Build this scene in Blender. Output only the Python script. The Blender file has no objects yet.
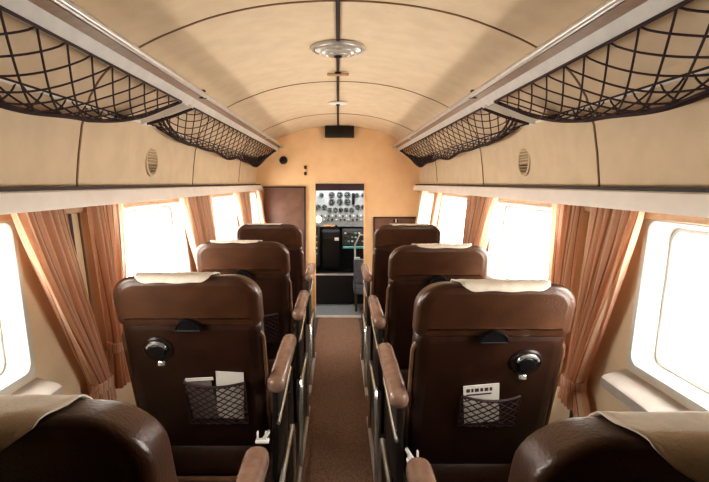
import bpy, bmesh, math, random
from mathutils import Vector, Matrix
random.seed(7)
scene = bpy.context.scene
COL = scene.collection
PI = math.pi
sin, cos, rad = math.sin, math.cos, math.radians

# ------------------------------------------------------------------ materials
MATS = {}
def new_mat(name):
    m = bpy.data.materials.new(name); m.use_nodes = True
    return m, m.node_tree.nodes, m.node_tree.links, m.node_tree.nodes['Principled BSDF']
def mat(name, c, rough=0.5, metal=0.0, c2=None, scale=30, bump=0.0, bscale=None, spec=None, coat=0.0, sheen=0.0, emit=None, estr=0.0, detail=4):
    m, N, L, b = new_mat(name)
    b.inputs['Base Color'].default_value = (*c, 1)
    b.inputs['Roughness'].default_value = rough
    b.inputs['Metallic'].default_value = metal
    if spec is not None: b.inputs['Specular IOR Level'].default_value = spec
    if coat: b.inputs['Coat Weight'].default_value = coat; b.inputs['Coat Roughness'].default_value = 0.25
    if sheen: b.inputs['Sheen Weight'].default_value = sheen
    if emit: b.inputs['Emission Color'].default_value = (*emit, 1); b.inputs['Emission Strength'].default_value = estr
    if c2 or bump:
        tc = N.new('ShaderNodeTexCoord')
    if c2:
        n = N.new('ShaderNodeTexNoise'); n.inputs['Scale'].default_value = scale; n.inputs['Detail'].default_value = detail
        L.new(tc.outputs['Object'], n.inputs['Vector'])
        r = N.new('ShaderNodeValToRGB')
        r.color_ramp.elements[0].position = 0.35; r.color_ramp.elements[1].position = 0.65
        r.color_ramp.elements[0].color = (*c, 1); r.color_ramp.elements[1].color = (*c2, 1)
        L.new(n.outputs['Fac'], r.inputs['Fac']); L.new(r.outputs['Color'], b.inputs['Base Color'])
    if bump:
        n2 = N.new('ShaderNodeTexNoise'); n2.inputs['Scale'].default_value = bscale or scale; n2.inputs['Detail'].default_value = 3
        L.new(tc.outputs['Object'], n2.inputs['Vector'])
        bp = N.new('ShaderNodeBump'); bp.inputs['Strength'].default_value = bump; bp.inputs['Distance'].default_value = 0.01
        L.new(n2.outputs['Fac'], bp.inputs['Height']); L.new(bp.outputs['Normal'], b.inputs['Normal'])
    MATS[name] = m
    return m

mat('cream', (0.62, 0.48, 0.325), 0.62, c2=(0.68, 0.535, 0.37), scale=11, bump=0.05, bscale=140, detail=8)
mat('cream_wall', (0.60, 0.455, 0.295), 0.6, c2=(0.66, 0.505, 0.335), scale=10, bump=0.05, bscale=140, detail=8)
mat('sidewall', (0.50, 0.40, 0.28), 0.6, c2=(0.56, 0.45, 0.32), scale=12)
mat('bulkhead', (0.80, 0.53, 0.29), 0.55, c2=(0.85, 0.58, 0.33), scale=7, detail=6)
mat('seam', (0.20, 0.115, 0.06), 0.7)
mat('dark_seam', (0.02, 0.008, 0.010), 0.6)
mat('valance', (0.74, 0.66, 0.59), 0.4, c2=(0.79, 0.71, 0.64), scale=14)
mat('window_grey', (0.50, 0.48, 0.43), 0.45, c2=(0.56, 0.54, 0.49), scale=20)
mat('sill_grey', (0.42, 0.37, 0.32), 0.5, c2=(0.50, 0.44, 0.39), scale=18)
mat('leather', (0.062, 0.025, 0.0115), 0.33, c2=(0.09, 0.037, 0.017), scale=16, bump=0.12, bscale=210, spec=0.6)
mat('leather_shaded', (0.026, 0.009, 0.0045), 0.38, c2=(0.040, 0.0145, 0.007), scale=16, bump=0.12, bscale=210, spec=0.5)  # same leather, darkened to paint in the shade on the lower seat back
mat('leather_trim', (0.15, 0.08, 0.045), 0.32, c2=(0.20, 0.11, 0.065), scale=30)
mat('arm_leather', (0.20, 0.115, 0.08), 0.27, c2=(0.25, 0.15, 0.105), scale=40, bump=0.08, bscale=240)
mat('cushion', (0.035, 0.014, 0.007), 0.5, c2=(0.05, 0.02, 0.01), scale=20)
mat('dark_metal', (0.025, 0.018, 0.016), 0.4, metal=0.5, c2=(0.035, 0.026, 0.02), scale=40)
mat('chrome', (0.80, 0.82, 0.78), 0.22, metal=0.85)
mat('aluminium', (0.58, 0.55, 0.52), 0.3, metal=0.65, c2=(0.66, 0.63, 0.60), scale=25)
mat('white_metal', (0.78, 0.74, 0.68), 0.4)
mat('black', (0.006, 0.005, 0.006), 0.45)
mat('cord', (0.022, 0.008, 0.009), 0.75, c2=(0.045, 0.016, 0.016), scale=300)
mat('cloth', (0.72, 0.62, 0.50), 0.85, c2=(0.78, 0.68, 0.56), scale=60, bump=0.15, bscale=300, sheen=0.2)
mat('paper', (0.78, 0.72, 0.62), 0.7, c2=(0.82, 0.76, 0.66), scale=30)
mat('paper_dark', (0.20, 0.15, 0.14), 0.6, c2=(0.26, 0.2, 0.18), scale=30)
mat('ink', (0.05, 0.035, 0.05), 0.7)
mat('carpet', (0.15, 0.082, 0.05), 0.95, c2=(0.30, 0.18, 0.115), scale=170, bump=0.6, bscale=260, detail=2)
mat('floor', (0.035, 0.02, 0.014), 0.6, c2=(0.05, 0.03, 0.02), scale=30)
mat('cockpit_floor', (0.15, 0.155, 0.155), 0.6, c2=(0.2, 0.205, 0.2), scale=30)
mat('brown_panel', (0.15, 0.075, 0.05), 0.5, c2=(0.19, 0.10, 0.068), scale=14)
mat('maroon', (0.035, 0.008, 0.010), 0.5)
mat('glass_lamp', (0.34, 0.30, 0.25), 0.22, c2=(0.42, 0.38, 0.32), scale=60, coat=0.5)
mat('panel_grey', (0.27, 0.30, 0.31), 0.5, c2=(0.42, 0.45, 0.45), scale=18)
mat('panel_dark', (0.03, 0.032, 0.036), 0.5, c2=(0.06, 0.06, 0.065), scale=40)
mat('dial_face', (0.02, 0.025, 0.028), 0.3)
mat('dial_mark', (0.75, 0.75, 0.7), 0.5)
mat('turquoise', (0.18, 0.50, 0.52), 0.5)
mat('orange', (0.75, 0.32, 0.10), 0.5)
mat('crew_fabric', (0.07, 0.075, 0.10), 0.8, c2=(0.10, 0.105, 0.13), scale=60)
mat('spar', (0.006, 0.005, 0.006), 0.7)
mat('warm_lamp', (0.9, 0.8, 0.5), 0.4, emit=(1.0, 0.85, 0.45), estr=1.6)
mat('rail_wood', (0.42, 0.24, 0.13), 0.45, c2=(0.5, 0.3, 0.17), scale=40)
mat('dark_wood', (0.20, 0.12, 0.075), 0.45, c2=(0.26, 0.16, 0.10), scale=40)
mat('band_grey', (0.50, 0.46, 0.42), 0.4, c2=(0.56, 0.52, 0.47), scale=20)
mat('dark_lining', (0.05, 0.03, 0.022), 0.8, c2=(0.065, 0.04, 0.03), scale=20)
mat('vent', (0.40, 0.30, 0.19), 0.55)

# curtain: striped, slightly translucent cloth (stripes along the UV)
def curtain_mat():
    m, N, L, b = new_mat('curtain')
    uv = N.new('ShaderNodeUVMap'); sx = N.new('ShaderNodeSeparateXYZ'); L.new(uv.outputs['UV'], sx.inputs[0])
    mul = N.new('ShaderNodeMath'); mul.operation = 'MULTIPLY'; mul.inputs[1].default_value = 17.0
    L.new(sx.outputs['X'], mul.inputs[0])
    fr = N.new('ShaderNodeMath'); fr.operation = 'FRACT'; L.new(mul.outputs[0], fr.inputs[0])
    r = N.new('ShaderNodeValToRGB'); r.color_ramp.interpolation = 'LINEAR'
    e = r.color_ramp.elements
    e[0].position = 0.0; e[0].color = (0.93, 0.61, 0.42, 1)
    e[1].position = 1.0; e[1].color = (0.93, 0.61, 0.42, 1)
    for p, c in ((0.42, (0.93, 0.61, 0.42, 1)), (0.50, (0.96, 0.77, 0.60, 1)), (0.66, (0.96, 0.77, 0.60, 1)), (0.72, (0.58, 0.30, 0.18, 1)), (0.80, (0.58, 0.30, 0.18, 1)), (0.86, (0.93, 0.61, 0.42, 1))):
        k = e.new(p); k.color = c
    L.new(fr.outputs[0], r.inputs['Fac'])
    nz = N.new('ShaderNodeTexNoise'); nz.inputs['Scale'].default_value = 60; nz.inputs['Detail'].default_value = 5
    mx = N.new('ShaderNodeMix'); mx.data_type = 'RGBA'; mx.blend_type = 'MULTIPLY'; mx.inputs[0].default_value = 0.25
    L.new(r.outputs['Color'], mx.inputs[6]); L.new(nz.outputs['Fac'], mx.inputs[7])
    L.new(mx.outputs[2], b.inputs['Base Color']); b.inputs['Roughness'].default_value = 0.8
    tr = N.new('ShaderNodeBsdfTranslucent'); L.new(mx.outputs[2], tr.inputs['Color'])
    ms = N.new('ShaderNodeMixShader'); ms.inputs[0].default_value = 0.55
    L.new(b.outputs[0], ms.inputs[1]); L.new(tr.outputs[0], ms.inputs[2])
    L.new(ms.outputs[0], N['Material Output'].inputs['Surface'])
    MATS['curtain'] = m
curtain_mat()
def pane_mat():
    m, N, L, b = new_mat('pane')
    t = N.new('ShaderNodeBsdfTransparent'); t.inputs['Color'].default_value = (0.97, 0.98, 0.98, 1)
    g = N.new('ShaderNodeBsdfGlossy'); g.inputs['Roughness'].default_value = 0.05
    ms = N.new('ShaderNodeMixShader'); ms.inputs[0].default_value = 0.05
    L.new(t.outputs[0], ms.inputs[1]); L.new(g.outputs[0], ms.inputs[2])
    L.new(ms.outputs[0], N['Material Output'].inputs['Surface'])
    MATS['pane'] = m
pane_mat()

# ------------------------------------------------------------------ mesh builder
class MB:
    def __init__(self):
        self.v = []; self.f = []; self.uv = None
    def add(self, verts, faces):
        o = len(self.v); self.v += [tuple(p) for p in verts]
        self.f += [tuple(i + o for i in f) for f in faces]
        return self
    def box(self, c, s, rot=None, bev=0.0, seg=2):
        bm = bmesh.new(); bmesh.ops.create_cube(bm, size=1)
        for v in bm.verts: v.co = Vector((v.co.x * s[0], v.co.y * s[1], v.co.z * s[2]))
        if bev > 0:
            bmesh.ops.bevel(bm, geom=list(bm.edges), offset=min(bev, min(s) * 0.49), segments=seg, affect='EDGES', profile=0.5)
        M = Matrix.Translation(c) @ (rot.to_4x4() if rot is not None else Matrix.Identity(4))
        bm.verts.index_update()
        self.add([M @ v.co for v in bm.verts], [[v.index for v in f.verts] for f in bm.faces])
        bm.free(); return self
    def tube(self, path, r, n=8, closed=False, caps=True):
        P = [Vector(p) for p in path]; k = len(P); rings = []
        T = []
        for i in range(k):
            if closed: t = P[(i + 1) % k] - P[i - 1]
            else: t = P[min(i + 1, k - 1)] - P[max(i - 1, 0)]
            T.append(t.normalized() if t.length > 1e-9 else Vector((0, 1, 0)))
        up = Vector((0, 0, 1)) if abs(T[0].z) < 0.9 else Vector((1, 0, 0))
        u = T[0].cross(up).normalized(); verts = []; faces = []
        for i in range(k):
            u = (u - T[i] * u.dot(T[i]))
            u = u.normalized() if u.length > 1e-6 else T[i].orthogonal().normalized()
            w = T[i].cross(u)
            rr = r[i] if isinstance(r, (list, tuple)) else r
            for j in range(n):
                a = 2 * PI * j / n
                verts.append(P[i] + u * (rr * cos(a)) + w * (rr * sin(a)))
        for i in range(k if closed else k - 1):
            i2 = (i + 1) % k
            for j in range(n):
                j2 = (j + 1) % n
                faces.append((i * n + j, i * n + j2, i2 * n + j2, i2 * n + j))
        if caps and not closed:
            faces.append(tuple(range(n))[::-1]); faces.append(tuple((k - 1) * n + j for j in range(n)))
        return self.add(verts, faces)
    def lathe(self, prof, M=None, n=24):          # prof: (r, h) about local z
        verts = []; faces = []; M = M or Matrix.Identity(4)
        for (r, h) in prof:
            for j in range(n):
                a = 2 * PI * j / n; verts.append(M @ Vector((max(r, 1e-4) * cos(a), max(r, 1e-4) * sin(a), h)))
        for i in range(len(prof) - 1):
            for j in range(n):
                j2 = (j + 1) % n
                faces.append((i * n + j, i * n + j2, (i + 1) * n + j2, (i + 1) * n + j))
        faces.append(tuple(range(n))[::-1]); faces.append(tuple((len(prof) - 1) * n + j for j in range(n)))
        return self.add(verts, faces)
    def grid(self, fn, nu, nv, closeu=False):
        verts = [fn(i / nu, j / nv) for j in range(nv + 1) for i in range(nu + 1)]
        faces = [(j * (nu + 1) + i, j * (nu + 1) + i + 1, (j + 1) * (nu + 1) + i + 1, (j + 1) * (nu + 1) + i) for j in range(nv) for i in range(nu)]
        return self.add(verts, faces)
    def slab(self, outline, layers, fn):          # outline [(x,s)] ccw; layers [(n, inset)]; fn(x,s,n) -> point
        k = len(outline); verts = []; faces = []
        nrm = []
        for i in range(k):
            a = Vector(outline[i - 1]); b = Vector(outline[(i + 1) % k]); t = (b - a)
            t = t.normalized() if t.length > 1e-9 else Vector((1, 0))
            nrm.append(Vector((t.y, -t.x)))
        for (n, ins) in layers:
            for i in range(k):
                p = Vector(outline[i]) - nrm[i] * ins
                verts.append(fn(p.x, p.y, n))
        for l in range(len(layers) - 1):
            for i in range(k):
                i2 = (i + 1) % k
                faces.append((l * k + i, l * k + i2, (l + 1) * k + i2, (l + 1) * k + i))
        for l, rev in ((0, True), (len(layers) - 1, False)):
            ring = [l * k + i for i in range(k)]
            faces.append(tuple(reversed(ring)) if rev else tuple(ring))
        return self.add(verts, faces)
    def build(self, name, m, parent=None, smooth=True, angle=40, uvs=None):
        me = bpy.data.meshes.new(name)
        me.from_pydata([tuple(p) for p in self.v], [], self.f)
        bm = bmesh.new(); bm.from_mesh(me)
        bmesh.ops.recalc_face_normals(bm, faces=bm.faces)
        if uvs is not None:
            bm.verts.ensure_lookup_table(); lay = bm.loops.layers.uv.new('UVMap')
            for f in bm.faces:
                for lp in f.loops: lp[lay].uv = uvs[lp.vert.index]
        bm.to_mesh(me); bm.free()
        me.materials.append(MATS[m] if isinstance(m, str) else m)
        if smooth:
            for p in me.polygons: p.use_smooth = True
            try: me.set_sharp_from_angle(angle=rad(angle))
            except Exception: pass
        o = bpy.data.objects.new(name, me); COL.objects.link(o)
        if parent is not None: o.parent = parent
        return o

def tag(o, label=None, cat=None, group=None, kind=None):
    if label: o['label'] = label
    if cat: o['category'] = cat
    if group: o['group'] = group
    if kind: o['kind'] = kind
    return o
def thing(name, label, cat, loc=(0, 0, 0), rz=0, group=None):
    o = bpy.data.objects.new(name, None); o.empty_display_size = 0.1; COL.objects.link(o)
    o.location = loc; o.rotation_euler = (0, 0, rz)
    return tag(o, label, cat, group)
def dup(root, loc, label, group=None, swap=None):
    def cp(o, parent):
        c = o.copy(); COL.objects.link(c); c.parent = parent
        for ch in list(o.children): cp(ch, c)
        return c
    r = cp(root, None); r.location = loc; r['label'] = label
    if group: r['group'] = group
    return r
def struct(o): o['kind'] = 'structure'; return o
def rounded(x0, x1, s0, s1, r, n=5, rb=None):     # ccw outline, rb = radius at s1 side (bottom) optional
    rb = r if rb is None else rb
    pts = []
    for (cx, cy, a0, rr) in ((x0 + r, s0 + r, PI, r), (x1 - r, s0 + r, 1.5 * PI, r), (x1 - rb, s1 - rb, 0, rb), (x0 + rb, s1 - rb, 0.5 * PI, rb)):
        for i in range(n + 1):
            a = a0 + 0.5 * PI * i / n; pts.append((cx + rr * cos(a), cy + rr * sin(a)))
    return pts
def zmap(u, d=0): return u

# ------------------------------------------------------------------ fuselage shell
PROF = [(0.655, 0.0), (0.70, 0.30), (0.737, 0.68), (0.760, 0.89), (0.81, 1.25), (0.815, 1.29), (0.815, 1.36), (0.81, 1.44), (0.80, 1.53),
        (0.775, 1.62), (0.74, 1.68), (0.69, 1.73), (0.60, 1.785), (0.50, 1.83), (0.37, 1.875), (0.20, 1.908), (0.0, 1.92)]
SPLIT = 9      # wall / ceiling split (index)
def wall_x(z):
    for (x0, z0), (x1, z1) in zip(PROF, PROF[1:]):
        if z0 <= z <= z1 and z1 > z0: return x0 + (x1 - x0) * (z - z0) / (z1 - z0)
    return PROF[-1][0]
def ceil_z(x):
    x = abs(x)
    for (x0, z0), (x1, z1) in zip(PROF[::-1], PROF[::-1][1:]):
        if x0 <= x <= x1: return z0 + (z1 - z0) * (x - x0) / (x1 - x0)
    return PROF[SPLIT][1]
YB, YF = -1.4, 5.0
WIN = [(0.80, 1.285), (1.75, 2.55), (3.05, 3.85), (4.35, 4.86)]
WINS = {-1: [(0.80, 1.225)] + WIN[1:], 1: WIN[:3] + [(4.03, 4.58)]}
WZ0, WZ1 = 0.89, 1.25
GAP = 0.010
def build_wall(side, name):
    ys = [YB] + [y for w in WINS[side] for y in (w[0] - GAP, w[1] + GAP)] + [YF]
    mb = MB(); sg = side
    prof = PROF[:SPLIT + 1]
    nx = len(prof)
    verts = [(sg * x, y, z) for y in ys for (x, z) in prof]
    faces = []
    for j in range(len(ys) - 1):
        for i in range(nx - 1):
            if j % 2 == 1 and abs(prof[i][1] - WZ0) < 1e-6: continue
            faces.append((j * nx + i, (j + 1) * nx + i, (j + 1) * nx + i + 1, j * nx + i + 1))
    mb.add(verts, faces)
    return struct(mb.build(name, 'cream_wall', angle=60))
build_wall(-1, 'wall_left'); build_wall(1, 'wall_right')
half = PROF[SPLIT:]
full = [(-x, z) for x, z in half] + [(x, z) for x, z in half[::-1][1:]]
mb = MB(); n = len(full)
# smooth the ceiling curve with a Catmull-Rom
def catmull(P, sub=4):
    out = []
    for i in range(len(P) - 1):
        p0 = Vector(P[max(i - 1, 0)]); p1 = Vector(P[i]); p2 = Vector(P[i + 1]); p3 = Vector(P[min(i + 2, len(P) - 1)])
        for k in range(sub):
            t = k / sub
            out.append(tuple(0.5 * ((2 * p1) + (p2 - p0) * t + (2 * p0 - 5 * p1 + 4 * p2 - p3) * t * t + (3 * p1 - p0 - 3 * p2 + p3) * t ** 3)))
    out.append(tuple(P[-1])); return out
cf = catmull(full, 4)
mb.add([(x, y, z) for y in (YB, YF) for x, z in cf], [(i, i + 1, len(cf) + i + 1, len(cf) + i) for i in range(len(cf) - 1)])
struct(mb.build('ceiling', 'cream', angle=70))
struct(MB().add([(-0.66, YB, 0), (0.66, YB, 0), (0.66, YF, 0), (-0.66, YF, 0)], [(0, 1, 2, 3)]).build('floor', 'floor'))
def ceil_z(x):
    for (x0, z0), (x1, z1) in zip(cf, cf[1:]):
        if x0 <= x <= x1: return z0 + (z1 - z0) * (x - x0) / (x1 - x0)
    return cf[0][1]
# bulkheads
outline_l = [(-x, z) for x, z in PROF[:SPLIT]]
DX0, DX1, DZ = -0.225, 0.262, 1.345
def bulk(name, y, m, door=True):
    mb = MB()
    top = [p for p in cf]
    if door:
        L_ = [(DX0, 0)] + outline_l + [p for p in top if p[0] < DX0] + [(DX0, ceil_z(DX0))]
        R_ = [(DX1, 0), (DX1, ceil_z(DX1))] + [p for p in top if p[0] > DX1] + [(-x, z) for x, z in outline_l[::-1]]
        T_ = [(DX0, DZ), (DX0, ceil_z(DX0))] + [p for p in top if DX0 < p[0] < DX1] + [(DX1, ceil_z(DX1)), (DX1, DZ)]
        polys = [L_, R_, T_]
    else:
        polys = [outline_l + top + [(-x, z) for x, z in outline_l[::-1]]]
    for P in polys:
        mb.add([(x, y, z) for x, z in P], [tuple(range(len(P)))])
    return struct(mb.build(name, m, smooth=False))
bulk('wall_front', YF, 'bulkhead'); bulk('wall_back', YB, 'dark_lining', False)

# ribs / panel seams following the shell
def arch(y, w, d, name, m, first=1):
    wall = [(-x, z) for x, z in PROF[first:SPLIT]]
    path = wall + cf + [(-x, z) for x, z in wall[::-1]]
    path = [Vector(p) for p in path]; k = len(path); verts = []
    for i in range(k):
        t = (path[min(i + 1, k - 1)] - path[max(i - 1, 0)]).normalized(); nn = Vector((t.y, -t.x))
        q = path[i] + nn * d
        for (p, yy) in ((path[i], y - w), (q, y - w * 0.8), (q, y + w * 0.8), (path[i], y + w)):
            verts.append((p.x, yy, p.y))
    faces = [(i * 4 + a, i * 4 + a + 1, i * 4 + a + 5, i * 4 + a + 4) for i in range(k - 1) for a in range(3)]
    return struct(MB().add(verts, faces).build(name, m))
for i, y in enumerate((0.2, 1.56, 2.8, 4.1)):
    arch(y, 0.0048, 0.003, 'trim_%d' % (i + 1), 'seam', 6 if i == 3 else 1)
for sg, y, nm in ((-1, 1.505, 'trim_10'), (1, 1.562, 'trim_11')):
    xs = [(wall_x(z) - 0.003, z) for z in (0.05, 0.68, 0.89, 1.25, 1.279)]
    struct(MB().add([(sg * x, y + d, z) for x, z in xs for d in (-0.009, 0.009)], [(2 * i, 2 * i + 1, 2 * i + 3, 2 * i + 2) for i in range(4)]).build(nm, 'dark_seam', smooth=False))
# centre slot of the ceiling
struct(MB().box((0, (YB + YF) / 2, 1.917), (0.015, YF - YB, 0.008)).build('trim_5', 'dark_seam', smooth=False))
# valance boxes over the windows with their dark top line
for sg, nm, nd in ((-1, 'trim_6', 'trim_7'), (1, 'trim_8', 'trim_9')):
    sec = [(0.818, 1.330), (0.768, 1.330), (0.760, 1.326), (0.752, 1.286), (0.752, 1.279), (0.760, 1.279), (0.762, 1.284), (0.814, 1.284)]
    mb = MB(); k = len(sec)
    mb.add([(sg * x, y, z) for y in (YB, YF - 0.002) for x, z in sec], [(i, (i + 1) % k, k + (i + 1) % k, k + i) for i in range(k)] + [tuple(range(k)), tuple(range(2 * k - 1, k - 1, -1))])
    struct(mb.build(nm, 'valance', angle=25))
    struct(MB().box((sg * 0.795, (YB + YF) / 2, 1.3345), (0.045, YF - YB - 0.004, 0.009)).build(nd, 'dark_seam', smooth=False))

# ------------------------------------------------------------------ windows
SL = math.hypot(0.050, 0.36)
def wmap(sg):
    S = Vector((sg * 0.050, 0, 0.36)) / SL; Nn = Vector((sg * 0.36, 0, -0.050)) / SL; O = Vector((sg * 0.760, 0, 0.89))
    return lambda y, s, n: O + Vector((0, y, 0)) + S * s + Nn * n
def loft(mb, loops, closed_profile=False):
    k = len(loops[0]); verts = [p for l in loops for p in l]; faces = []
    m_ = len(loops)
    for a in range(m_ if closed_profile else m_ - 1):
        b = (a + 1) % m_
        for i in range(k):
            i2 = (i + 1) % k; faces.append((a * k + i, a * k + i2, b * k + i2, b * k + i))
    mb.add(verts, faces)
wi = 0
for sg in (-1, 1):
    W = wmap(sg)
    for (y0, y1) in WINS[sg]:
        wi += 1
        def lp(e, r, n): return [W(p[0], p[1], n) for p in rounded(y0 - e, y1 + e, -e, SL + e, r, 6)]
        root = bpy.data.objects.new('window_%d' % wi, None); COL.objects.link(root); struct(root)
        mb = MB(); loft(mb, [lp(0.020, 0.022, 0.002), lp(0.018, 0.022, -0.008), lp(0.003, 0.026, -0.008), lp(0.0, 0.026, -0.004), lp(-0.008, 0.03, 0.055), lp(-0.012, 0.03, 0.07), lp(0.06, 0.05, 0.07)])
        mb.build('window_frame', 'window_grey', root)
        mb = MB(); loft(mb, [lp(-0.008, 0.03, 0.046), lp(-0.016, 0.03, 0.046), lp(-0.019, 0.03, 0.050), lp(-0.019, 0.03, 0.066), lp(-0.008, 0.03, 0.066)])
        mb.build('window_bead', 'white_metal', root)
        mb = MB(); P = lp(-0.012, 0.03, 0.060); mb.add(P, [tuple(range(len(P)))]); mb.build('window_pane', 'pane', root, smooth=False)
        # ledge below the frame
        mb = MB(); sec = [(0.757, 0.862), (0.700, 0.846), (0.692, 0.840), (0.692, 0.818), (0.698, 0.812), (0.750, 0.808)]
        k = len(sec); ya, yb = y0 - 0.03, y1 + 0.03
        mb.add([(sg * x, y, z) for y in (ya, yb) for x, z in sec], [(i, (i + 1) % k, k + (i + 1) % k, k + i) for i in range(k)] + [tuple(range(k)), tuple(range(2 * k - 1, k - 1, -1))])
        mb.build('window_sill', 'sill_grey', root, angle=30)
        # daylight portal just outside the pane
        la = bpy.data.lights.new('window_portal', 'AREA'); la.shape = 'RECTANGLE'; la.size = y1 - y0 + 0.1; la.size_y = SL + 0.1
        la.cycles.is_portal = True
        lo = bpy.data.objects.new('window_portal', la); COL.objects.link(lo)
        c = W((y0 + y1) / 2, SL / 2, 0.11); lo.location = c
        zz = (W(0, 0, 1) - W(0, 0, 0)); xx = Vector((0, 1, 0)); yy = zz.cross(xx)
        lo.rotation_euler = Matrix((xx, yy, zz)).transposed().to_euler()

# ------------------------------------------------------------------ seats
AN = rad(24)
def bk(x, s, n):      # back plane: s down from the top, n forward
    return Vector((x, s * sin(AN) + n * cos(AN), 1.095 - s * cos(AN) + n * sin(AN)))
def bh(x, s, n):      # headrest: thickness runs level, not square to the back
    return Vector((x, s * sin(AN) + n * 0.96, 1.095 - s * cos(AN) - n * 0.10))
def flip(o): return [(-x, s) for x, s in o][::-1]
def smooth_out(o): return o

def crown_slab(mb, outline, n0, thick, edge, crown, fn, steps=4):
    lay = [(n0 - crown, edge * 1.55), (n0 - crown * 0.7, edge * 1.25)]
    for i in range(steps + 1):
        a = 0.5 * PI * i / steps; lay.append((n0 + edge - edge * cos(a), edge - edge * sin(a)))
    for i in range(steps + 1):
        a = 0.5 * PI * i / steps; lay.append((n0 + thick - edge + edge * sin(a), edge - edge * cos(a)))
    mb.slab(outline, lay, fn); return mb
def basis(p, ax):       # matrix placing local z along ax
    z = Vector(ax).normalized(); x = Vector((1, 0, 0)); x = (x - z * x.dot(z)).normalized(); y = z.cross(x)
    return Matrix.Translation(p) @ Matrix((x, y, z)).transposed().to_4x4()
REAR = bk(0, 0, -1) - bk(0, 0, 0)

def make_seat(A, label, loc):
    """A = direction of the aisle in local x (+1 for the left column, -1 for the right column)"""
    t = thing('passenger_seat', label, 'seat', loc)
    back = rounded(-0.203, 0.203, 0.15, 0.73, 0.045, 5, 0.06)
    crown_slab(MB(), back, 0.0, 0.085, 0.024, 0.004, bk).build('backrest', 'leather_shaded', t)
    MB().tube([bk(x, s_, 0.020) for x, s_ in rounded(-0.2055, 0.2055, 0.19, 0.7325, 0.045, 6, 0.06)], 0.0085, 8, closed=True).build('piping', 'leather_trim', t)  # edge piping, thick and tan so its colour carries the seat-edge highlight
    head = rounded(-0.207, 0.207, 0.0, 0.176, 0.075, 8, 0.03)
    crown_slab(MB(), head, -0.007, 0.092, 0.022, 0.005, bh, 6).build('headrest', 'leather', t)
    # half-round hand hole at the foot of the headrest
    hd = [(0.037 * cos(a), 0.177 + 0.040 * sin(a)) for a in [PI + PI * i / 14 for i in range(15)]]
    MB().slab(hd, [(-0.0185, 0.005), (-0.0205, 0.003), (-0.0205, 0.0), (-0.004, 0.0)], bk).build('handle_recess', 'black', t)
    # ashtray on the window half of the back
    M = basis(bk(-A * 0.100, 0.252, -0.003), REAR)
    a = MB().lathe([(0.043, -0.01), (0.044, 0.004), (0.040, 0.008), (0.0, 0.008)], M).build('ashtray', 'dark_metal', t)
    MB().tube([M @ Vector((0.030 * cos(q), 0.030 * sin(q), 0.012)) for q in [rad(15 + 150 * i / 12) for i in range(13)]], [0.002] + [0.0055] * 11 + [0.002], 8).build('ashtray_rim', 'chrome', a)
    MB().lathe([(0.024, 0.0), (0.024, 0.011), (0.020, 0.015), (0.0, 0.016)], M).build('ashtray_lid', 'black', a)
    MB().box(M @ Vector((A * 0.004, -0.052, 0.004)), (0.022, 0.012, 0.014), None, 0.003).build('ashtray_catch', 'chrome', a)
    # elastic net pocket
    x0, x1, s0, s1 = (-0.04, 0.145, 0.378, 0.55) if A > 0 else (-0.065, 0.10, 0.372, 0.49)
    nb = lambda x, s_: -0.012 - 0.018 * sin(PI * (x - x0) / (x1 - x0)) * (0.3 + 0.7 * sin(PI * 0.5 * min(1, max(0, (s1 - s_) / (s1 - s0)))))
    fr = MB().tube([bk(x, s0, nb(x, s0)) for x in [x0 + (x1 - x0) * i / 12 for i in range(13)]], 0.004, 6)
    fr.tube([bk(x0, s0, -0.012), bk(x0, s1, -0.010), bk(x1, s1, -0.010), bk(x1, s0, -0.012)], 0.0025, 6)
    pk = fr.build('net_pocket', 'cord', t)
    ns = MB(); step = 0.030; ky = 0.8
    for sgn in (1, -1):
        for k in range(-14, 16):
            pts = []
            for i in range(41):
                x = x0 + (x1 - x0) * i / 40; s_ = s0 + (k * step + sgn * (x - x0)) * ky
                if s0 <= s_ <= s1: pts.append(bk(x, s_, nb(x, s_)))
            if len(pts) > 1: ns.tube(pts, 0.0017, 4)
    ns.build('pocket_netting', 'cord', pk)
    # cushion and base
    MB().box((0, 0.485, 0.445), (0.40, 0.46, 0.13), None, 0.045, 4).build('seat_cushion', 'cushion', t)
    MB().box((0, 0.47, 0.335), (0.36, 0.44, 0.09), None, 0.012).tube([(-0.19, 0.235, 0.37), (0.19, 0.235, 0.37)], 0.014, 8).build('seat_frame', 'dark_metal', t)
    MB().tube([(-0.185, 0.225, 0.405), (0.185, 0.225, 0.405)], 0.010, 8).build('rear_crossbar', 'leather_trim', t)
    for sx in (-1, 1):
        for (ya, yb) in ((0.13, 0.26), (0.66, 0.58)):
            MB().tube([(sx * 0.185, ya, 0.006), (sx * 0.185, ya + (yb - ya) * 0.25, 0.03), (sx * 0.185, yb, 0.33)], 0.011, 8).build('leg', 'dark_metal', t)
    for sx in (A,):
        sa = sx * (0.240 if sx == A else 0.212)
        ar = MB().box((sa, 0.36, 0.738), (0.056, 0.46, 0.054), None, 0.024, 4)
        ar.build('armrest', 'arm_leather', t)
        MB().box((sa - sx * 0.008, 0.34, 0.57), (0.022, 0.30, 0.30), None, 0.008).build('arm_panel', 'dark_metal', t)
    # bright tube frame along the aisle side
    X = A * 0.256
    MB().tube([(X, 0.10, 0.0095), (X, 0.145, 0.40), (X, 0.16, 0.425), (X, 0.19, 0.44), (X, 0.50, 0.44), (X, 0.53, 0.425), (X, 0.545, 0.40), (X, 0.60, 0.0095)], 0.0095, 8).build('side_frame', 'chrome', t)
    MB().tube([(X, -0.02, 0.055), (X, 0.72, 0.055)], 0.010, 8).build('floor_rail', 'aluminium', t)
    MB().tube([(A * 0.247, 0.15, 0.62), (A * 0.250, 0.50, 0.66)], 0.006, 8).build('arm_trim', 'chrome', t)
    hb = MB().box((A * 0.208, 0.085, 0.600), (0.040, 0.02, 0.009), None, 0.003)
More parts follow.
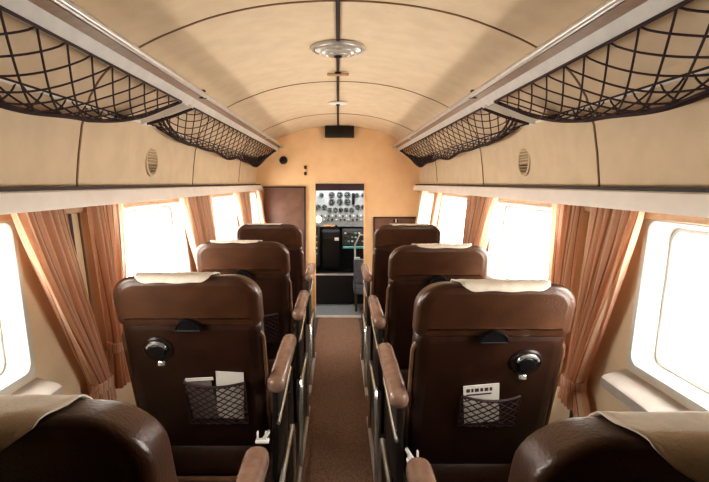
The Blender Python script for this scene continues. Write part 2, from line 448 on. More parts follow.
    for dx in (-0.014, 0.010): hb.box((A * 0.208 + dx, 0.085, 0.614), (0.005, 0.014, 0.026), None, 0.002)
    hb.tube([(A * 0.208, 0.085, 0.600), (A * 0.212, 0.20, 0.57)], 0.006, 6)
    hb.build('hinge_bracket', 'white_metal', t)
    return t

def make_cover(loc, hw, off, drop, slant, label, name='headrest_cover'):
    c0, r = 0.020, 0.036
    def path(d):
        P = [(-0.0225, d + (0.024 - d) * i / 6) for i in range(6)] if d > 0.024 else []
        for i in range(0, 9):
            a0 = math.asin(max(0.0, (0.024 - d) / 0.0285)); a = a0 + (0.5 * PI - a0) * i / 8; P.append((0.012 - 0.0345 * cos(a), 0.024 - 0.0285 * sin(a)))
        for i in range(0, 9):
            a = 0.5 * PI * i / 8; P.append((0.060 + 0.030 * sin(a), 0.024 - 0.0285 * cos(a)))
        P += [(0.0905, 0.024 + 0.02 * i) for i in range(1, 3)]
        return P
    nu = 22; L = None; verts = []
    rnd = random.Random(label)
    ph = [rnd.uniform(0, 6) for _ in range(4)]
    for i in range(nu + 1):
        u = -1 + 2 * i / nu
        d = min(drop, 0.004) + max(0.0, drop - 0.004) * min(1.0, max(0.0, (1 - abs(u)) / slant)) ** 0.8 + 0.0015 * sin(7 * u + ph[0])
        P = path(max(d, 0.002)); k = len(P)
        if L is None: L = max(len(path(1)), k)
        # resample every strip to the same count
        acc = [0]
        for q in range(1, k): acc.append(acc[-1] + math.hypot(P[q][0] - P[q - 1][0], P[q][1] - P[q - 1][1]))
        M_ = 40
        for q in range(M_ + 1):
            g = acc[-1] * q / M_; w = 0
            while w < k - 2 and acc[w + 1] < g: w += 1
            f = (g - acc[w]) / max(1e-6, acc[w + 1] - acc[w])
            n_ = P[w][0] + (P[w + 1][0] - P[w][0]) * f; s_ = P[w][1] + (P[w + 1][1] - P[w][1]) * f
            wob = 0.0016 * (sin(9 * u + ph[1] + q * 0.12) + sin(17 * u - q * 0.2 + ph[2]))
            if n_ < 0.0: n_ -= abs(wob) * (1.3 if drop > 0.03 else 0.5)
            if s_ < 0.0: s_ -= abs(wob) * 0.6
            x = off + hw * u * (1.0 - 0.10 * max(0, 1 - q / 12.0))
            verts.append(bh(x, s_, n_))
    M1 = 41
    faces = [(i * M1 + j, i * M1 + j + 1, (i + 1) * M1 + j + 1, (i + 1) * M1 + j) for i in range(nu) for j in range(M1 - 1)]
    o = MB().add(verts, faces).build(name, 'cloth')
    o.location = loc
    tag(o, label, 'headrest cover', 'white headrest cloths over the seat tops')
    md = o.modifiers.new('thickness', 'SOLIDIFY'); md.thickness = 0.0022; md.offset = 1.0
    return o

SX_L, SX_R = -0.417, 0.410
ROW_L = [0.54, 1.37, 2.17, 3.09]; ROW_R = [0.495, 1.265, 2.04, 3.05]
CX_L = [-0.42, -0.428, -0.425, -0.432]; CX_R = [0.412, 0.413, 0.422, 0.432]
lab_l = ['brown leather passenger seat at the lower left corner, nearest on the left',
         'brown leather passenger seat on the left with papers in its net pocket',
         'brown leather passenger seat second from the bulkhead on the left side of the aisle',
         'brown leather passenger seat in front of the tall brown bulkhead panel, left of the doorway']
lab_r = ['brown leather passenger seat at the lower right corner, nearest on the right',
         'brown leather passenger seat on the right with a single tilted leaflet in its net pocket',
         'brown leather passenger seat second from the bulkhead on the right side of the aisle',
         'brown leather passenger seat in front of the low latched bulkhead panel, right of the doorway']
for A, sxs, rows, labs, grp in ((1, CX_L, ROW_L, lab_l, 'passenger seats left of the aisle'), (-1, CX_R, ROW_R, lab_r, 'passenger seats right of the aisle')):
    proto = None
    for y, l, sx in zip(rows, labs, sxs):
        if proto is None:
            proto = make_seat(A, l, (sx, y, 0)); proto['group'] = grp
        else: dup(proto, (sx, y, 0), l, grp)
where = ['nearest left seat, hanging low over its back', 'left seat that has papers in its net pocket', 'second left seat from the bulkhead', 'left seat in front of the tall brown bulkhead panel']
wherer = ['nearest right seat, hanging low over its back', 'right seat that has one tilted leaflet in its pocket', 'second right seat from the bulkhead', 'right seat in front of the low latched bulkhead panel']
for i in range(4):
    make_cover((CX_L[i], ROW_L[i], 0), 0.122 if i == 0 else 0.112, -0.01 if i == 0 else -0.024, (0.062, 0.020, 0.006, 0.004)[i], 0.75 if i == 0 else 0.22, 'off-white cloth headrest cover on the ' + where[i])
    make_cover((CX_R[i], ROW_R[i], 0), 0.130 if i == 0 else 0.122, 0.01, (0.066, 0.020, 0.012, 0.004)[i], 0.75 if i == 0 else 0.22, 'off-white cloth headrest cover on the ' + wherer[i])

# papers in the pockets (rest between back and net)
def paper(name, label, cat, loc, x0, x1, s0, s1, tilt, n, m, text=None, th=0.0018):
    cx, cs = (x0 + x1) / 2, (s0 + s1) / 2
    def P(x, s_, nn):
        dx, ds = x - cx, s_ - cs
        return bk(cx + dx * cos(tilt) - ds * sin(tilt), cs + dx * sin(tilt) + ds * cos(tilt), nn)
    o = MB().slab([(x0, s0), (x1, s0), (x1, s1), (x0, s1)], [(n, 0), (n + th, 0)], P).build(name, m, None, smooth=False)
    o.location = loc; tag(o, label, cat)
    if text:
        mb = MB()
        for (a, b, c, d) in text:
            mb.slab([(x0 + a, s0 + c), (x0 + b, s0 + c), (x0 + b, s0 + d), (x0 + a, s0 + d)], [(n - 0.0006, 0), (n + 0.0002, 0)], P)
        mb.build('print', 'ink', o, smooth=False)
    return o
LS, RS = (CX_L[1], ROW_L[1], 0), (CX_R[1], ROW_R[1], 0)
paper('leaflet', 'white folded leaflet upright behind the netting of the left seat pocket', 'leaflet', LS, 0.054, 0.138, 0.338, 0.53, rad(4), -0.0085, 'paper')
paper('booklet', 'thin dark booklet lying low beside the white leaflet in the left seat pocket', 'booklet', LS, -0.032, 0.048, 0.366, 0.53, rad(-4), -0.0085, 'paper_dark')
paper('folded_newspaper', 'pale paper edge lying across the top of the left seat pocket', 'paper', LS, -0.032, 0.052, 0.358, 0.370, rad(-4), -0.0115, 'paper')
T = []
xx_ = 0.008
for w in (0.010, 0.006, 0.011, 0.008, 0.010, 0.007):
    T.append((xx_, xx_ + w, 0.012, 0.024)); xx_ += w + 0.004
T += [(0.008, 0.078, 0.032, 0.037)]
paper('printed_leaflet', 'white printed leaflet sticking out at a tilt from the right seat pocket', 'leaflet', RS, -0.055, 0.045, 0.332, 0.478, rad(-7), -0.0085, 'paper', T)

# ------------------------------------------------------------------ carpet
cp = MB().box((0.005, 1.8, 0.004), (0.40, 6.38, 0.008), None, 0.002).build('aisle_carpet', 'carpet', None)
tag(cp, 'brown speckled carpet runner along the floor of the aisle', 'carpet')

# ------------------------------------------------------------------ curtains
def curtain(sg, y0, y1, ytie, ztie, zhem, label, group, hem=0.062):
    t = None
    ZT = 1.292; nu, nv = 96, 40; NP = 6.5 if (y1 - y0) > 0.25 else 5.0
    rnd = random.Random(label); ph = rnd.uniform(0, 6)
    ct, hw = (y0 + y1) / 2, (y1 - y0) / 2
    verts = []; uvs = []; tl = (ZT - ztie) / (ZT - zhem)
    for j in range(nv + 1):
        v = j / nv; z = ZT + (zhem - ZT) * v
        if v <= tl:
            q = v / tl; e = q ** 1.12
            c = ct + (ytie - ct) * e; h = hw + (0.040 - hw) * (q ** 1.05); amp = 0.012 + 0.009 * sin(PI * min(q, 1) * 0.6) - 0.004 * q
        else:
            q = (v - tl) / (1 - tl); c = ytie + (0.012 * (1 if ytie < ct else -1)) * q; h = 0.040 + (hem - 0.040) * q ** 0.7; amp = 0.014 + 0.008 * q
        for i in range(nu + 1):
            u = i / nu; w = -1 + 2 * u
            pl = sin(2 * PI * NP * u + ph + 0.7 * sin(3 * v + ph)) + 0.28 * sin(2 * PI * NP * 2.3 * u + 2 * ph + 2 * v)
            y = c + h * w + 0.006 * sin(2 * PI * NP * u + 1.2 + ph) * (h / hw) 
            off = 0.037 + 0.008 * min(1, max(0, (v / tl - 0.5) / 0.43)) * (1 - w * w)
            x = wall_x(min(z, 1.29)) - off + max(-0.019, min(amp * pl, 0.012))
            verts.append((sg * x, y, z)); uvs.append((u, v))
    nn = nu + 1
    faces = [(j * nn + i, j * nn + i + 1, (j + 1) * nn + i + 1, (j + 1) * nn + i) for j in range(nv) for i in range(nu)]
    o = MB().add(verts, faces).build('window_curtain', 'curtain', None, angle=180, uvs=uvs)
    tag(o, label, 'curtain', group)
    # gathered tie band
    mb = MB(); zt = ztie; xw = wall_x(zt) - 0.041
    ring = lambda dz, g: [Vector((sg * (xw + (0.030 + g) * sin(a) * 0.9), ytie + (0.043 + g) * cos(a), zt + dz + 0.004 * sin(3 * a))) for a in [2 * PI * i / 24 for i in range(24)]]
    loft(mb, [ring(0.016, 0.0), ring(0.013, 0.006), ring(-0.013, 0.006), ring(-0.016, 0.0)])
    mb.build('tieback', 'curtain', o, uvs=[(i / 24.0, 0) for _ in range(4) for i in range(24)])
    return o
GL, GR = 'tied curtains along the left windows', 'tied curtains along the right windows'
curtain(-1, 1.17, 1.405, 1.485, 0.755, 0.685, 'striped tan curtain tied back beside the nearest left window, sweeping to the post', GL, 0.08)
curtain(-1, 1.55, 1.795, 1.62, 0.83, 0.70, 'striped tan curtain left of the nearest left seat back, hanging almost straight', GL)
curtain(-1, 2.44, 2.70, 2.70, 0.77, 0.70, 'striped tan curtain on the far side of the second left window', GL)
curtain(-1, 2.76, 3.04, 2.87, 0.80, 0.70, 'narrow striped tan curtain on the near side of the third left window', GL, 0.05)
curtain(-1, 3.70, 4.00, 4.00, 0.77, 0.70, 'striped tan curtain on the far side of the third left window', GL)
curtain(-1, 4.06, 4.32, 4.18, 0.80, 0.70, 'striped tan curtain on the near side of the last left window', GL, 0.05)
curtain(-1, 4.76, 4.96, 4.92, 0.77, 0.70, 'narrow tan curtain in the left corner against the bulkhead', GL, 0.04)
curtain(1, 1.26, 1.53, 1.495, 0.755, 0.685, 'striped tan curtain tied back beside the nearest right window, ending in a flared hem', GR, 0.085)
curtain(1, 1.595, 1.80, 1.64, 0.80, 0.70, 'striped tan curtain behind the nearest full right seat back, hanging straight', GR)
curtain(1, 2.42, 2.67, 2.69, 0.77, 0.70, 'striped tan curtain on the far side of the second right window', GR)
curtain(1, 2.73, 2.98, 2.86, 0.80, 0.70, 'narrow striped tan curtain on the near side of the third right window', GR, 0.05)
curtain(1, 3.74, 3.98, 3.97, 0.77, 0.70, 'striped tan curtain between the third and last right windows', GR, 0.05)
curtain(1, 4.30, 4.55, 4.52, 0.77, 0.70, 'narrow tan curtain in the right corner near the bulkhead', GR, 0.04)
for sg, l in ((-1, 'brown curtain rail above the left windows, under the pale valance'), (1, 'brown curtain rail above the right windows, under the pale valance')):
    o = MB().box((sg * 0.7935, (YB + YF) / 2, 1.268), (0.006, YF - YB - 0.02, 0.018), None, 0.003).build('curtain_rail', 'rail_wood')
    tag(o, l, 'curtain rail', 'curtain rails above the windows')
    mb = MB()
    for y in [-1.0 + 0.65 * k for k in range(9)]: mb.box((sg * 0.7935, y, 1.2805), (0.005, 0.02, 0.02))
    mb.build('rail_hanger', 'white_metal', o)

# ------------------------------------------------------------------ luggage racks
def rack(sg, label):
    t = thing('luggage_rack', label, 'luggage rack', (0, 0, 0), 0, 'netted luggage racks')
    Y0, Y1 = -0.4, 4.965
    MB().tube([(sg * 0.545, Y0, 1.709), (sg * 0.545, Y1, 1.709)], 0.0105, 10).build('front_tube', 'aluminium', t)
    MB().tube([(sg * 0.563, Y0, 1.712), (sg * 0.563, Y1, 1.712)], 0.005, 8).build('thin_tube', 'aluminium', t)
    def strip(x0, z0, x1, z1, th, name, m):
        d = Vector((x1 - x0, 0, z1 - z0)).normalized(); nn = Vector((-d.z, 0, d.x)) * th * 0.5
        mb = MB(); c = [Vector((x0, 0, z0)) + nn, Vector((x1, 0, z1)) + nn, Vector((x1, 0, z1)) - nn, Vector((x0, 0, z0)) - nn]
        mb.add([(sg * p.x, y, p.z) for y in (Y0, Y1) for p in c], [(0, 1, 5, 4), (1, 2, 6, 5), (2, 3, 7, 6), (3, 0, 4, 7), (0, 1, 2, 3), (4, 5, 6, 7)])
        mb.build(name, m, t, smooth=False)
    strip(0.560, 1.707, 0.592, 1.699, 0.006, 'wood_strip', 'dark_wood')
    strip(0.591, 1.701, 0.612, 1.664, 0.008, 'front_band', 'band_grey')
    MB().tube([(sg * 0.781, Y0, 1.590), (sg * 0.781, Y1, 1.590)], 0.006, 8).build('wall_tube', 'white_metal', t)
    for y in (0.42, 2.04, 4.93):
        mb = MB(); a = Vector((sg * 0.602, y, 1.672)); b = Vector((sg * 0.783, y - 0.07, 1.594))
        d = (b - a).normalized(); s = d.cross(Vector((0, 0, 1))).normalized() * 0.004; u = d.cross(s).normalized() * 0.015
        pts = [p + i * s + j * u for p in (a, b) for (i, j) in ((1, 1), (-1, 1), (-1, -1), (1, -1))]
        mb.add(pts, [(0, 1, 2, 3), (4, 5, 6, 7), (0, 1, 5, 4), (1, 2, 6, 5), (2, 3, 7, 6), (3, 0, 4, 7)])
        mb.build('support_bar', 'white_metal', t, smooth=False)
    for y in (0.4, 2.06, 3.92, 4.9):
        mb = MB().lathe([(0.007, -0.006), (0.007, 0.006), (0.011, 0.009), (0.011, 0.015), (0.006, 0.018), (0.0, 0.019)], Matrix.Translation((sg * 0.556, y, 1.716)), 14)
        mb.box((sg * 0.556, y, 1.708), (0.034, 0.016, 0.022), None, 0.005)
        mb.build('rail_clamp', 'dark_metal' if y == 2.06 else 'aluminium', t)
    rnd2 = random.Random(11)
    F = Vector((0.607, 1.666)); Wl = Vector((0.778, 1.592))
    for (ya, yb, S0, S1, name) in ((0.44, 1.94, 0.098, 0.092, 'net'), (2.10, 4.91, 0.082, 0.125, 'net')):
        def surf(y, b):
            q = (y - ya) / (yb - ya); e = min(1.0, max(0.0, min(y - ya, yb - y)) / 0.42)
            S = (S0 + (S1 - S0) * q) * (e ** 0.55) * (1 + 0.10 * sin(y * 6.1) + 0.07 * sin(y * 11.3 + 1))
            p = F + (Wl - F) * b
            sh = sin(PI * b) ** 0.75 * (0.75 + 0.4 * b)
            return Vector((sg * (p.x + 0.018 * sin(PI * b) * e), y + (-0.07 * b if e < 1 else -0.07 * b), p.y - S * sh))
        mb = MB(); P = 0.112; nb_ = 5.4     # nb_ diamonds across
        k0 = int((ya) / P) - 9; k1 = int(yb / P) + 9
        for sgn in (1, -1):
            for k in range(k0, k1):
                pts = []
                for i in range(37):
                    b = i / 36; y = k * P + sgn * nb_ * P * b
                    if ya <= y <= yb: pts.append(surf(y, b))
                if len(pts) > 2: mb.tube(pts, 0.0026 if yb < 3 else 0.0023, 5)
        # border cords along the band, the wall and the ends
        for b in (0.0, 1.0): mb.tube([surf(ya + (yb - ya) * i / 60, b) for i in range(61)], 0.0045, 5)
        for y in (ya + 0.004, yb - 0.004): mb.tube([surf(y, i / 20) for i in range(21)], 0.007, 6)
        for b, r_ in ((0.60, 0.0045), (0.68, 0.0055), (0.77, 0.004)): mb.tube([surf(ya + (yb - ya) * i / 80, b) for i in range(81)], r_, 5)
        if yb > 3:
            for k in range(26):
                y = 4.05 + 0.032 * k; g = 0.15 + 0.3 * rnd2.random()
                mb.tube([surf(min(y + 0.10 * (b_ / 16), yb), g + (1 - g) * b_ / 16) for b_ in range(17)], 0.0034, 4)
            for y in (yb - 0.02, yb - 0.045, yb - 0.08, yb - 0.12, yb - 0.17):
                mb.tube([surf(y, i / 20) for i in range(21)], 0.0045, 5)
        else:
            for y in (yb - 0.02, yb - 0.04, yb - 0.065, yb - 0.10): mb.tube([surf(y, 0.25 + 0.75 * i / 20) for i in range(21)], 0.005, 5)
        mb.build(name, 'cord', t)
rack(-1, 'luggage rack of dark rope netting and bright rails along the left wall')
rack(1, 'luggage rack of dark rope netting and bright rails along the right wall')

# ------------------------------------------------------------------ ceiling fittings
def disc_lamp(y, r, label, name='ceiling_lamp'):
    t = thing(name, label, 'lamp', (0, y, ceil_z(0) - 0.004))
    F_ = Matrix.Rotation(PI, 4, 'X')
    MB().lathe([(r, 0.0), (r * 1.0, 0.010), (r * 0.97, 0.014), (r * 0.90, 0.015), (r * 0.87, 0.010)], F_, 40).build('lamp_rim', 'aluminium', t)
    MB().lathe([(r * 0.89, 0.006), (r * 0.86, 0.016), (r * 0.70, 0.024), (r * 0.66, 0.021), (r * 0.62, 0.027), (r * 0.44, 0.032), (r * 0.40, 0.029), (r * 0.36, 0.034), (r * 0.15, 0.036), (0.0, 0.036)], F_, 40).build('lamp_glass', 'glass_lamp', t)
    MB().lathe([(r * 0.17, 0.030), (r * 0.16, 0.041), (r * 0.07, 0.046), (0, 0.047)], F_, 20).build('lamp_knob', 'dark_metal', t)
    return t
disc_lamp(2.09, 0.112, 'round ribbed glass ceiling lamp with a dark centre knob')
t = thing('ceiling_fitting', 'short brown crossbar fitted across the dark ceiling slot behind the round lamp', 'ceiling fitting', (0, 2.56, 1.913))
MB().box((0, 0, -0.008), (0.112, 0.022, 0.014), None, 0.005).build('crossbar', 'rail_wood', t)
MB().box((0, 0, -0.002), (0.03, 0.04, 0.008), None, 0.003).build('mount_plate', 'dark_metal', t)
t = thing('ceiling_fitting', 'small pale oval fitting on the ceiling slot, nearer the bulkhead', 'ceiling fitting', (0, 3.5, 1.914))
MB().lathe([(0.068, 0.0), (0.066, 0.010), (0.05, 0.014), (0, 0.015)], Matrix.Rotation(PI, 4, 'X') @ Matrix.Scale(0.7, 4, (0, 1, 0)), 30).build('cover_plate', 'white_metal', t)
MB().lathe([(0.014, 0.010), (0.013, 0.022), (0, 0.024)], Matrix.Rotation(PI, 4, 'X'), 14).build('centre_cap', 'dark_metal', t)
t = thing('sign_box', 'black unlit sign box hung under the ceiling above the doorway', 'sign', (0.015, 4.94, 1.858))
MB().box((0, 0.02, 0), (0.288, 0.07, 0.118), None, 0.006).build('case', 'black', t)
MB().box((0, -0.0165, 0), (0.266, 0.006, 0.096), None, 0.002).build('face_panel', 'dark_metal', t)

# wall vents
for sg, l in ((-1, 'round louvred air vent on the left upper wall'), (1, 'round louvred air vent on the right upper wall')):
    z = 1.445; y = 2.17; x = wall_x(z)
    t = thing('air_vent', l, 'vent', (sg * (x - 0.001), y, z), 0, 'louvred wall vents')
    M = basis(Vector((0, 0, 0)), (-sg, 0, 0.06))
    M = Matrix.Translation((0, 0, 0)) @ Matrix(((0, 0, -sg, 0), (sg, 0, 0, 0), (0, -1, 0, 0), (0, 0, 0, 1)))
    MB().lathe([(0.066, -0.002), (0.066, 0.003), (0.060, 0.006), (0.056, 0.003), (0.056, -0.002)], M, 32).build('vent_ring', 'cream_wall', t)
    mb = MB()
    for k in range(-4, 5):
        zz = k * 0.0125; w = math.sqrt(max(0, 0.056 ** 2 - zz ** 2)) * 2
        mb.box((-sg * 0.003, 0, zz), (0.004, w, 0.0075), Matrix.Rotation(sg * 0.5, 3, 'Y'))
    mb.build('louvre', 'vent', t)

# ------------------------------------------------------------------ bulkhead fittings
t = thing('wall_panel', 'tall dull brown panel on the bulkhead left of the doorway', 'panel', (-0.535, YF, 0.0))
MB().box((0, -0.012, 0.80), (0.40, 0.022, 1.0), None, 0.003).build('board', 'brown_panel', t)
MB().box((0.206, -0.014, 0.80), (0.014, 0.026, 1.03), None, 0.002).box((0, -0.014, 1.308), (0.42, 0.026, 0.014), None, 0.002).build('edge_strip', 'maroon', t)
t = thing('wall_panel', 'low dull brown panel with a small latch on the bulkhead right of the doorway', 'panel', (0.575, YF, 0.0))
MB().box((0, -0.012, 0.64), (0.42, 0.022, 0.72), None, 0.003).build('board', 'brown_panel', t)
MB().box((-0.216, -0.014, 0.64), (0.012, 0.026, 0.74), None, 0.002).box((0, -0.014, 1.006), (0.444, 0.026, 0.014), None, 0.002).build('edge_strip', 'maroon', t)
lt = MB().box((0.0, -0.032, 0.975), (0.045, 0.016, 0.028), None, 0.004).build('latch', 'dark_metal', t)
MB().box((0.0, -0.042, 0.975), (0.012, 0.012, 0.035), None, 0.003).build('latch_lever', 'white_metal', lt)
t = thing('wall_knob', 'round black knob high on the bulkhead under the left rack end', 'knob', (-0.545, YF, 1.578))
MB().lathe([(0.036, 0.0), (0.040, 0.008), (0.034, 0.02), (0.018, 0.024), (0.0, 0.025)], basis(Vector((0, -0.001, 0)), (0, -1, 0)), 24).build('knob_body', 'black', t)
MB().lathe([(0.017, 0.02), (0.015, 0.032), (0, 0.034)], basis(Vector((0, 0, 0)), (0, -1, 0)), 16).build('knob_cap', 'dark_metal', t)
t = thing('light_switch', 'small pair of black switches on the bulkhead left of the doorway top', 'switch', (-0.325, YF, 1.475))
MB().box((0, -0.004, 0), (0.036, 0.008, 0.11), None, 0.003).build('switch_plate', 'bulkhead', t)
for dz in (0.030, -0.030): MB().box((0, -0.014, dz), (0.026, 0.016, 0.034), None, 0.005).build('switch_button', 'black', t)
# doorway
door = bpy.data.objects.new('door_1', None); COL.objects.link(door); struct(door)
MB().box(((DX0 + DX1) / 2, YF + 0.03, DZ - 0.036), (DX1 - DX0, 0.10, 0.070), None, 0.003).build('door_header', 'maroon', door)
MB().box((DX0 - 0.004, YF + 0.04, DZ / 2), (0.010, 0.12, DZ), None, 0.002).box((DX1 + 0.004, YF + 0.04, DZ / 2), (0.010, 0.12, DZ), None, 0.002).build('door_jamb', 'bulkhead', door)
MB().box(((DX0 + DX1) / 2, YF + 0.03, 0.006), (DX1 - DX0, 0.09, 0.012), None, 0.003).build('door_sill', 'sill_grey', door)

# ------------------------------------------------------------------ cockpit beyond the doorway
CX, CY0, CY1, CZ = 0.70, 5.03, 6.5, 1.80
mb = MB()
mb.add([(-CX, CY0, 0), (-CX, CY1, 0), (-CX, CY1, CZ), (-CX, CY0, CZ), (CX, CY0, 0), (CX, CY1, 0), (CX, CY1, CZ), (CX, CY0, CZ)],
       [(0, 1, 2, 3), (4, 5, 6, 7), (1, 5, 6, 2), (3, 2, 6, 7)])
struct(mb.build('wall_cockpit', 'panel_dark', smooth=False))
struct(MB().box((0, (YF + CY1) / 2 + 0.01, -0.006), (CX * 2, CY1 - YF - 0.02, 0.012)).build('floor_cockpit', 'cockpit_floor', smooth=False))
ip = thing('instrument_panel', 'grey cockpit instrument panel crowded with dials, seen through the doorway', 'instrument panel', (0, 6.10, 0))
MB().box((0, 0.03, 1.12), (1.2, 0.05, 0.62), Matrix.Rotation(rad(-6), 3, 'X'), 0.01).build('panel_board', 'panel_grey', ip)
rot6 = Matrix.Rotation(rad(-6), 3, 'X')
def on_panel(x, z): return Vector((x, 0.03, 1.12)) + rot6 @ Vector((0, -0.026, z - 1.12))
NRM = rot6 @ Vector((0, -1, 0))
rnd = random.Random(3)
def dial(x, z, r):
    M = basis(on_panel(x, z), NRM)
    d = MB().lathe([(r, 0), (r, 0.012), (r * 0.86, 0.014), (r * 0.84, 0.009), (0, 0.009)], M, 20).build('dial', 'dial_face', ip)
    mb = MB(); a = rnd.uniform(0, 6.28)
    mb.add([M @ Vector((0.07 * r * cos(a + 1.57), 0.07 * r * sin(a + 1.57), 0.0105)), M @ Vector((0.72 * r * cos(a), 0.72 * r * sin(a), 0.0105)), M @ Vector((-0.07 * r * cos(a + 1.57), -0.07 * r * sin(a + 1.57), 0.0105))], [(0, 1, 2)])
    for k in range(8):
        b = 2 * PI * k / 8; u = Vector((cos(b), sin(b), 0)); w = Vector((-sin(b), cos(b), 0)) * r * 0.05
        q = [M @ (u * r * 0.62 + w + Vector((0, 0, 0.0104))), M @ (u * r * 0.8 + w + Vector((0, 0, 0.0104))), M @ (u * r * 0.8 - w + Vector((0, 0, 0.0104))), M @ (u * r * 0.62 - w + Vector((0, 0, 0.0104)))]
        mb.add(q, [(0, 1, 2, 3)])
    mb.build('dial_marking', 'dial_mark', d, smooth=False)
for z in (1.205, 1.118):
    for x in (-0.075, 0.022, 0.115): dial(x, z, 0.037)
for x in (-0.10, -0.03, 0.035, 0.10, 0.165): dial(x, 1.02, 0.028)
for x in (-0.20, 0.23, 0.31): dial(x, 1.20, 0.026)
for x in (-0.24, -0.165, 0.24, 0.31): dial(x, 1.055, 0.030)
MB().box(on_panel(0.187, 1.155) + NRM * 0.012, (0.035, 0.03, 0.14), None, 0.005).build('selector', 'black', ip)
for i in range(13):
    x = -0.24 + i * 0.043
    MB().box(on_panel(x, 0.945) + NRM * 0.008, (0.016, 0.02, 0.024), None, 0.003).build('switch', ('white_metal', 'dark_metal', 'white_metal', 'maroon')[i % 4], ip)
for i in range(11):
    x = -0.22 + i * 0.05
    MB().box(on_panel(x, 0.90) + NRM * 0.008, (0.022, 0.02, 0.016), None, 0.003).build('switch', ('dark_metal', 'white_metal', 'panel_dark')[i % 3], ip)
# centre pedestal with levers
pd = thing('control_pedestal', 'dark cockpit pedestal with orange-knobbed levers in front of the dials', 'control pedestal', (-0.085, 5.85, 0))
MB().box((0, 0.05, 0.57), (0.22, 0.22, 0.46), None, 0.03, 3).build('pedestal_body', 'spar', pd)
for i in range(5):
    x = -0.07 + i * 0.034
    lv = MB().tube([(x, 0.0, 0.79), (x, -0.02, 0.845)], 0.005, 6).build('lever', 'chrome', pd)
    MB().lathe([(0.004, 0), (0.014, 0.006), (0.016, 0.016), (0.010, 0.026), (0, 0.028)], Matrix.Translation((x, -0.02, 0.835)), 12).build('lever_knob', 'orange' if i in (0, 1, 2, 3) else 'black', lv)
for i in range(3): MB().box((-0.07 + 0.07 * i, -0.062, 0.70), (0.05, 0.012, 0.035), None, 0.003).build('pedestal_switch', ('turquoise', 'dark_metal', 'white_metal')[i] if i else 'dark_metal', pd)
sc_ = thing('side_console', 'grey cockpit console with rows of switches and a turquoise edge, right of the pedestal', 'console', (0.185, 5.86, 0))
MB().box((0, 0.05, 0.70), (0.27, 0.2, 0.20), Matrix.Rotation(rad(-12), 3, 'X'), 0.012).build('console_body', 'panel_dark', sc_)
for r in range(3):
    for c in range(6):
        MB().box((-0.10 + c * 0.04, -0.062 - 0.012 * r + 0.012, 0.765 - r * 0.045), (0.024, 0.022, 0.016), None, 0.003).build('console_switch', ('white_metal', 'dark_metal', 'panel_dark', 'turquoise')[(r + c) % 4], sc_)
MB().box((0, -0.085, 0.605), (0.26, 0.03, 0.026), None, 0.005).build('edge_strip', 'turquoise', sc_)
sd = thing('side_console', 'narrow dark cockpit console with small coloured switches under the glowing lamp', 'console', (-0.265, 5.80, 0))
MB().box((0, 0.04, 0.62), (0.10, 0.20, 0.46), None, 0.012).build('console_body', 'panel_dark', sd)
for r in range(6):
    for c in range(2):
        MB().box((-0.018 + c * 0.036, -0.066, 0.80 - r * 0.065), (0.022, 0.014, 0.022), None, 0.004).build('console_switch', ('sill_grey', 'turquoise', 'orange', 'dark_metal', 'white_metal')[(2 * r + c * 3) % 5], sd)
# wing-spar step
st = thing('cockpit_step', 'black box step with a pale top edge on the cockpit floor', 'step', (0, 5.58, 0))
MB().box((0, 0.14, 0.16), (1.2, 0.28, 0.32), None, 0.006).build('step_box', 'spar', st)
MB().box((0, -0.004, 0.328), (1.2, 0.03, 0.018), None, 0.005).build('step_edge', 'sill_grey', st)
# crew seat at the right side of the doorway
cs = thing('crew_seat', 'blue-grey crew seat partly hidden by the right side of the doorway', 'seat', (0.33, 5.22, 0))
MB().box((0, 0.05, 0.42), (0.33, 0.10, 0.26), None, 0.03, 3).build('seat_back', 'crew_fabric', cs)
MB().box((0, 0.16, 0.24), (0.33, 0.30, 0.12), None, 0.03, 3).build('seat_cushion', 'crew_fabric', cs)
MB().tube([(-0.15, 0.03, 0.55), (-0.15, 0.06, 0.70), (-0.10, 0.08, 0.80), (0.10, 0.08, 0.80), (0.15, 0.06, 0.70), (0.15, 0.03, 0.55)], 0.010, 8).build('head_bar', 'panel_grey', cs)
MB().box((-0.13, 0.03, 0.558), (0.06, 0.08, 0.022), None, 0.006).build('arm_cap', 'panel_grey', cs)
for sx in (-0.14, 0.14):
    for sy in (0.04, 0.28): MB().tube([(sx, sy, 0.001), (sx, sy, 0.20)], 0.012, 8).build('leg', 'dark_metal', cs)
lm = thing('cockpit_lamp', 'small glowing yellowish lamp at the left edge of the doorway', 'lamp', (-0.225, 5.75, 0.0))
MB().tube([(-0.20, 0.02, 0.93), (-0.02, 0.01, 0.93)], 0.008, 8).build('lamp_arm', 'dark_metal', lm)
MB().lathe([(0.012, -0.03), (0.034, -0.02), (0.040, 0.0), (0.034, 0.022), (0.0, 0.036)], basis(Vector((0, 0, 0.93)), (0.2, -1, 0)), 20).build('lamp_globe', 'warm_lamp', lm)

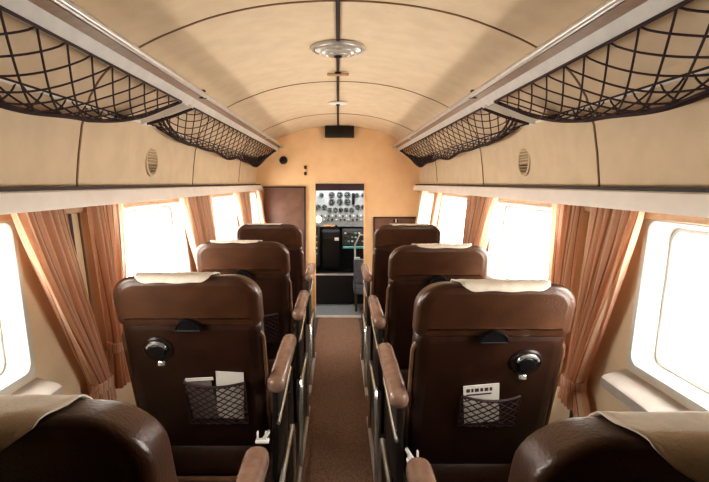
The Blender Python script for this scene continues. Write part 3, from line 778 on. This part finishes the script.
# ------------------------------------------------------------------ light
w = bpy.data.worlds.new('sky'); scene.world = w; w.use_nodes = True
WN, WL = w.node_tree.nodes, w.node_tree.links
bg = WN['Background']; bg.inputs[1].default_value = 1.0
wt = WN.new('ShaderNodeTexCoord'); wx = WN.new('ShaderNodeSeparateXYZ'); WL.new(wt.outputs['Generated'], wx.inputs[0])
wr = WN.new('ShaderNodeMapRange'); wr.inputs[1].default_value = -0.25; wr.inputs[2].default_value = 0.30
wr.inputs[3].default_value = 0.0; wr.inputs[4].default_value = 1.0; WL.new(wx.outputs['Z'], wr.inputs[0])
wm = WN.new('ShaderNodeMix'); wm.data_type = 'RGBA'; WL.new(wr.outputs[0], wm.inputs[0])
wm.inputs[6].default_value = (9.0, 8.7, 8.2, 1); wm.inputs[7].default_value = (17.0, 16.8, 16.4, 1)
WL.new(wm.outputs[2], bg.inputs[0])
def area(name, loc, tgt, sx, sy, e, c):
    l = bpy.data.lights.new(name, 'AREA'); l.shape = 'RECTANGLE'; l.size = sx; l.size_y = sy; l.energy = e; l.color = c
    o = bpy.data.objects.new(name, l); COL.objects.link(o); o.location = loc
    o.rotation_euler = (Vector(tgt) - Vector(loc)).to_track_quat('-Z', 'Y').to_euler(); return o
area('cockpit_fill', (0, 5.75, 1.77), (0, 5.95, 0.6), 0.9, 0.4, 15, (0.95, 0.97, 1.0))  # unseen fill lamp added under the cockpit ceiling to brighten the panel

# ------------------------------------------------------------------ camera
F = 500.0; VX, VY = 338.0, 183.0; IW, IH = 709.0, 482.0
cam = bpy.data.cameras.new('camera'); co = bpy.data.objects.new('camera', cam); COL.objects.link(co)
cam.sensor_fit = 'HORIZONTAL'; cam.sensor_width = 36.0; cam.lens = F * 36.0 / IW
cam.shift_x = (IW / 2 - VX) / IW; cam.shift_y = -(IH / 2 - VY) / IW
cam.clip_start = 0.02
co.location = (0, 0, 1.35); co.rotation_euler = (PI / 2, 0, 0)
scene.camera = co
scene.view_settings.view_transform = 'Standard'; scene.view_settings.look = 'Medium High Contrast'
scene.view_settings.exposure = 0.5
scene.cycles.max_bounces = 10; scene.cycles.diffuse_bounces = 6; scene.cycles.transparent_max_bounces = 12
scene.cycles.use_denoising = True; scene.cycles.sample_clamp_indirect = 8.0
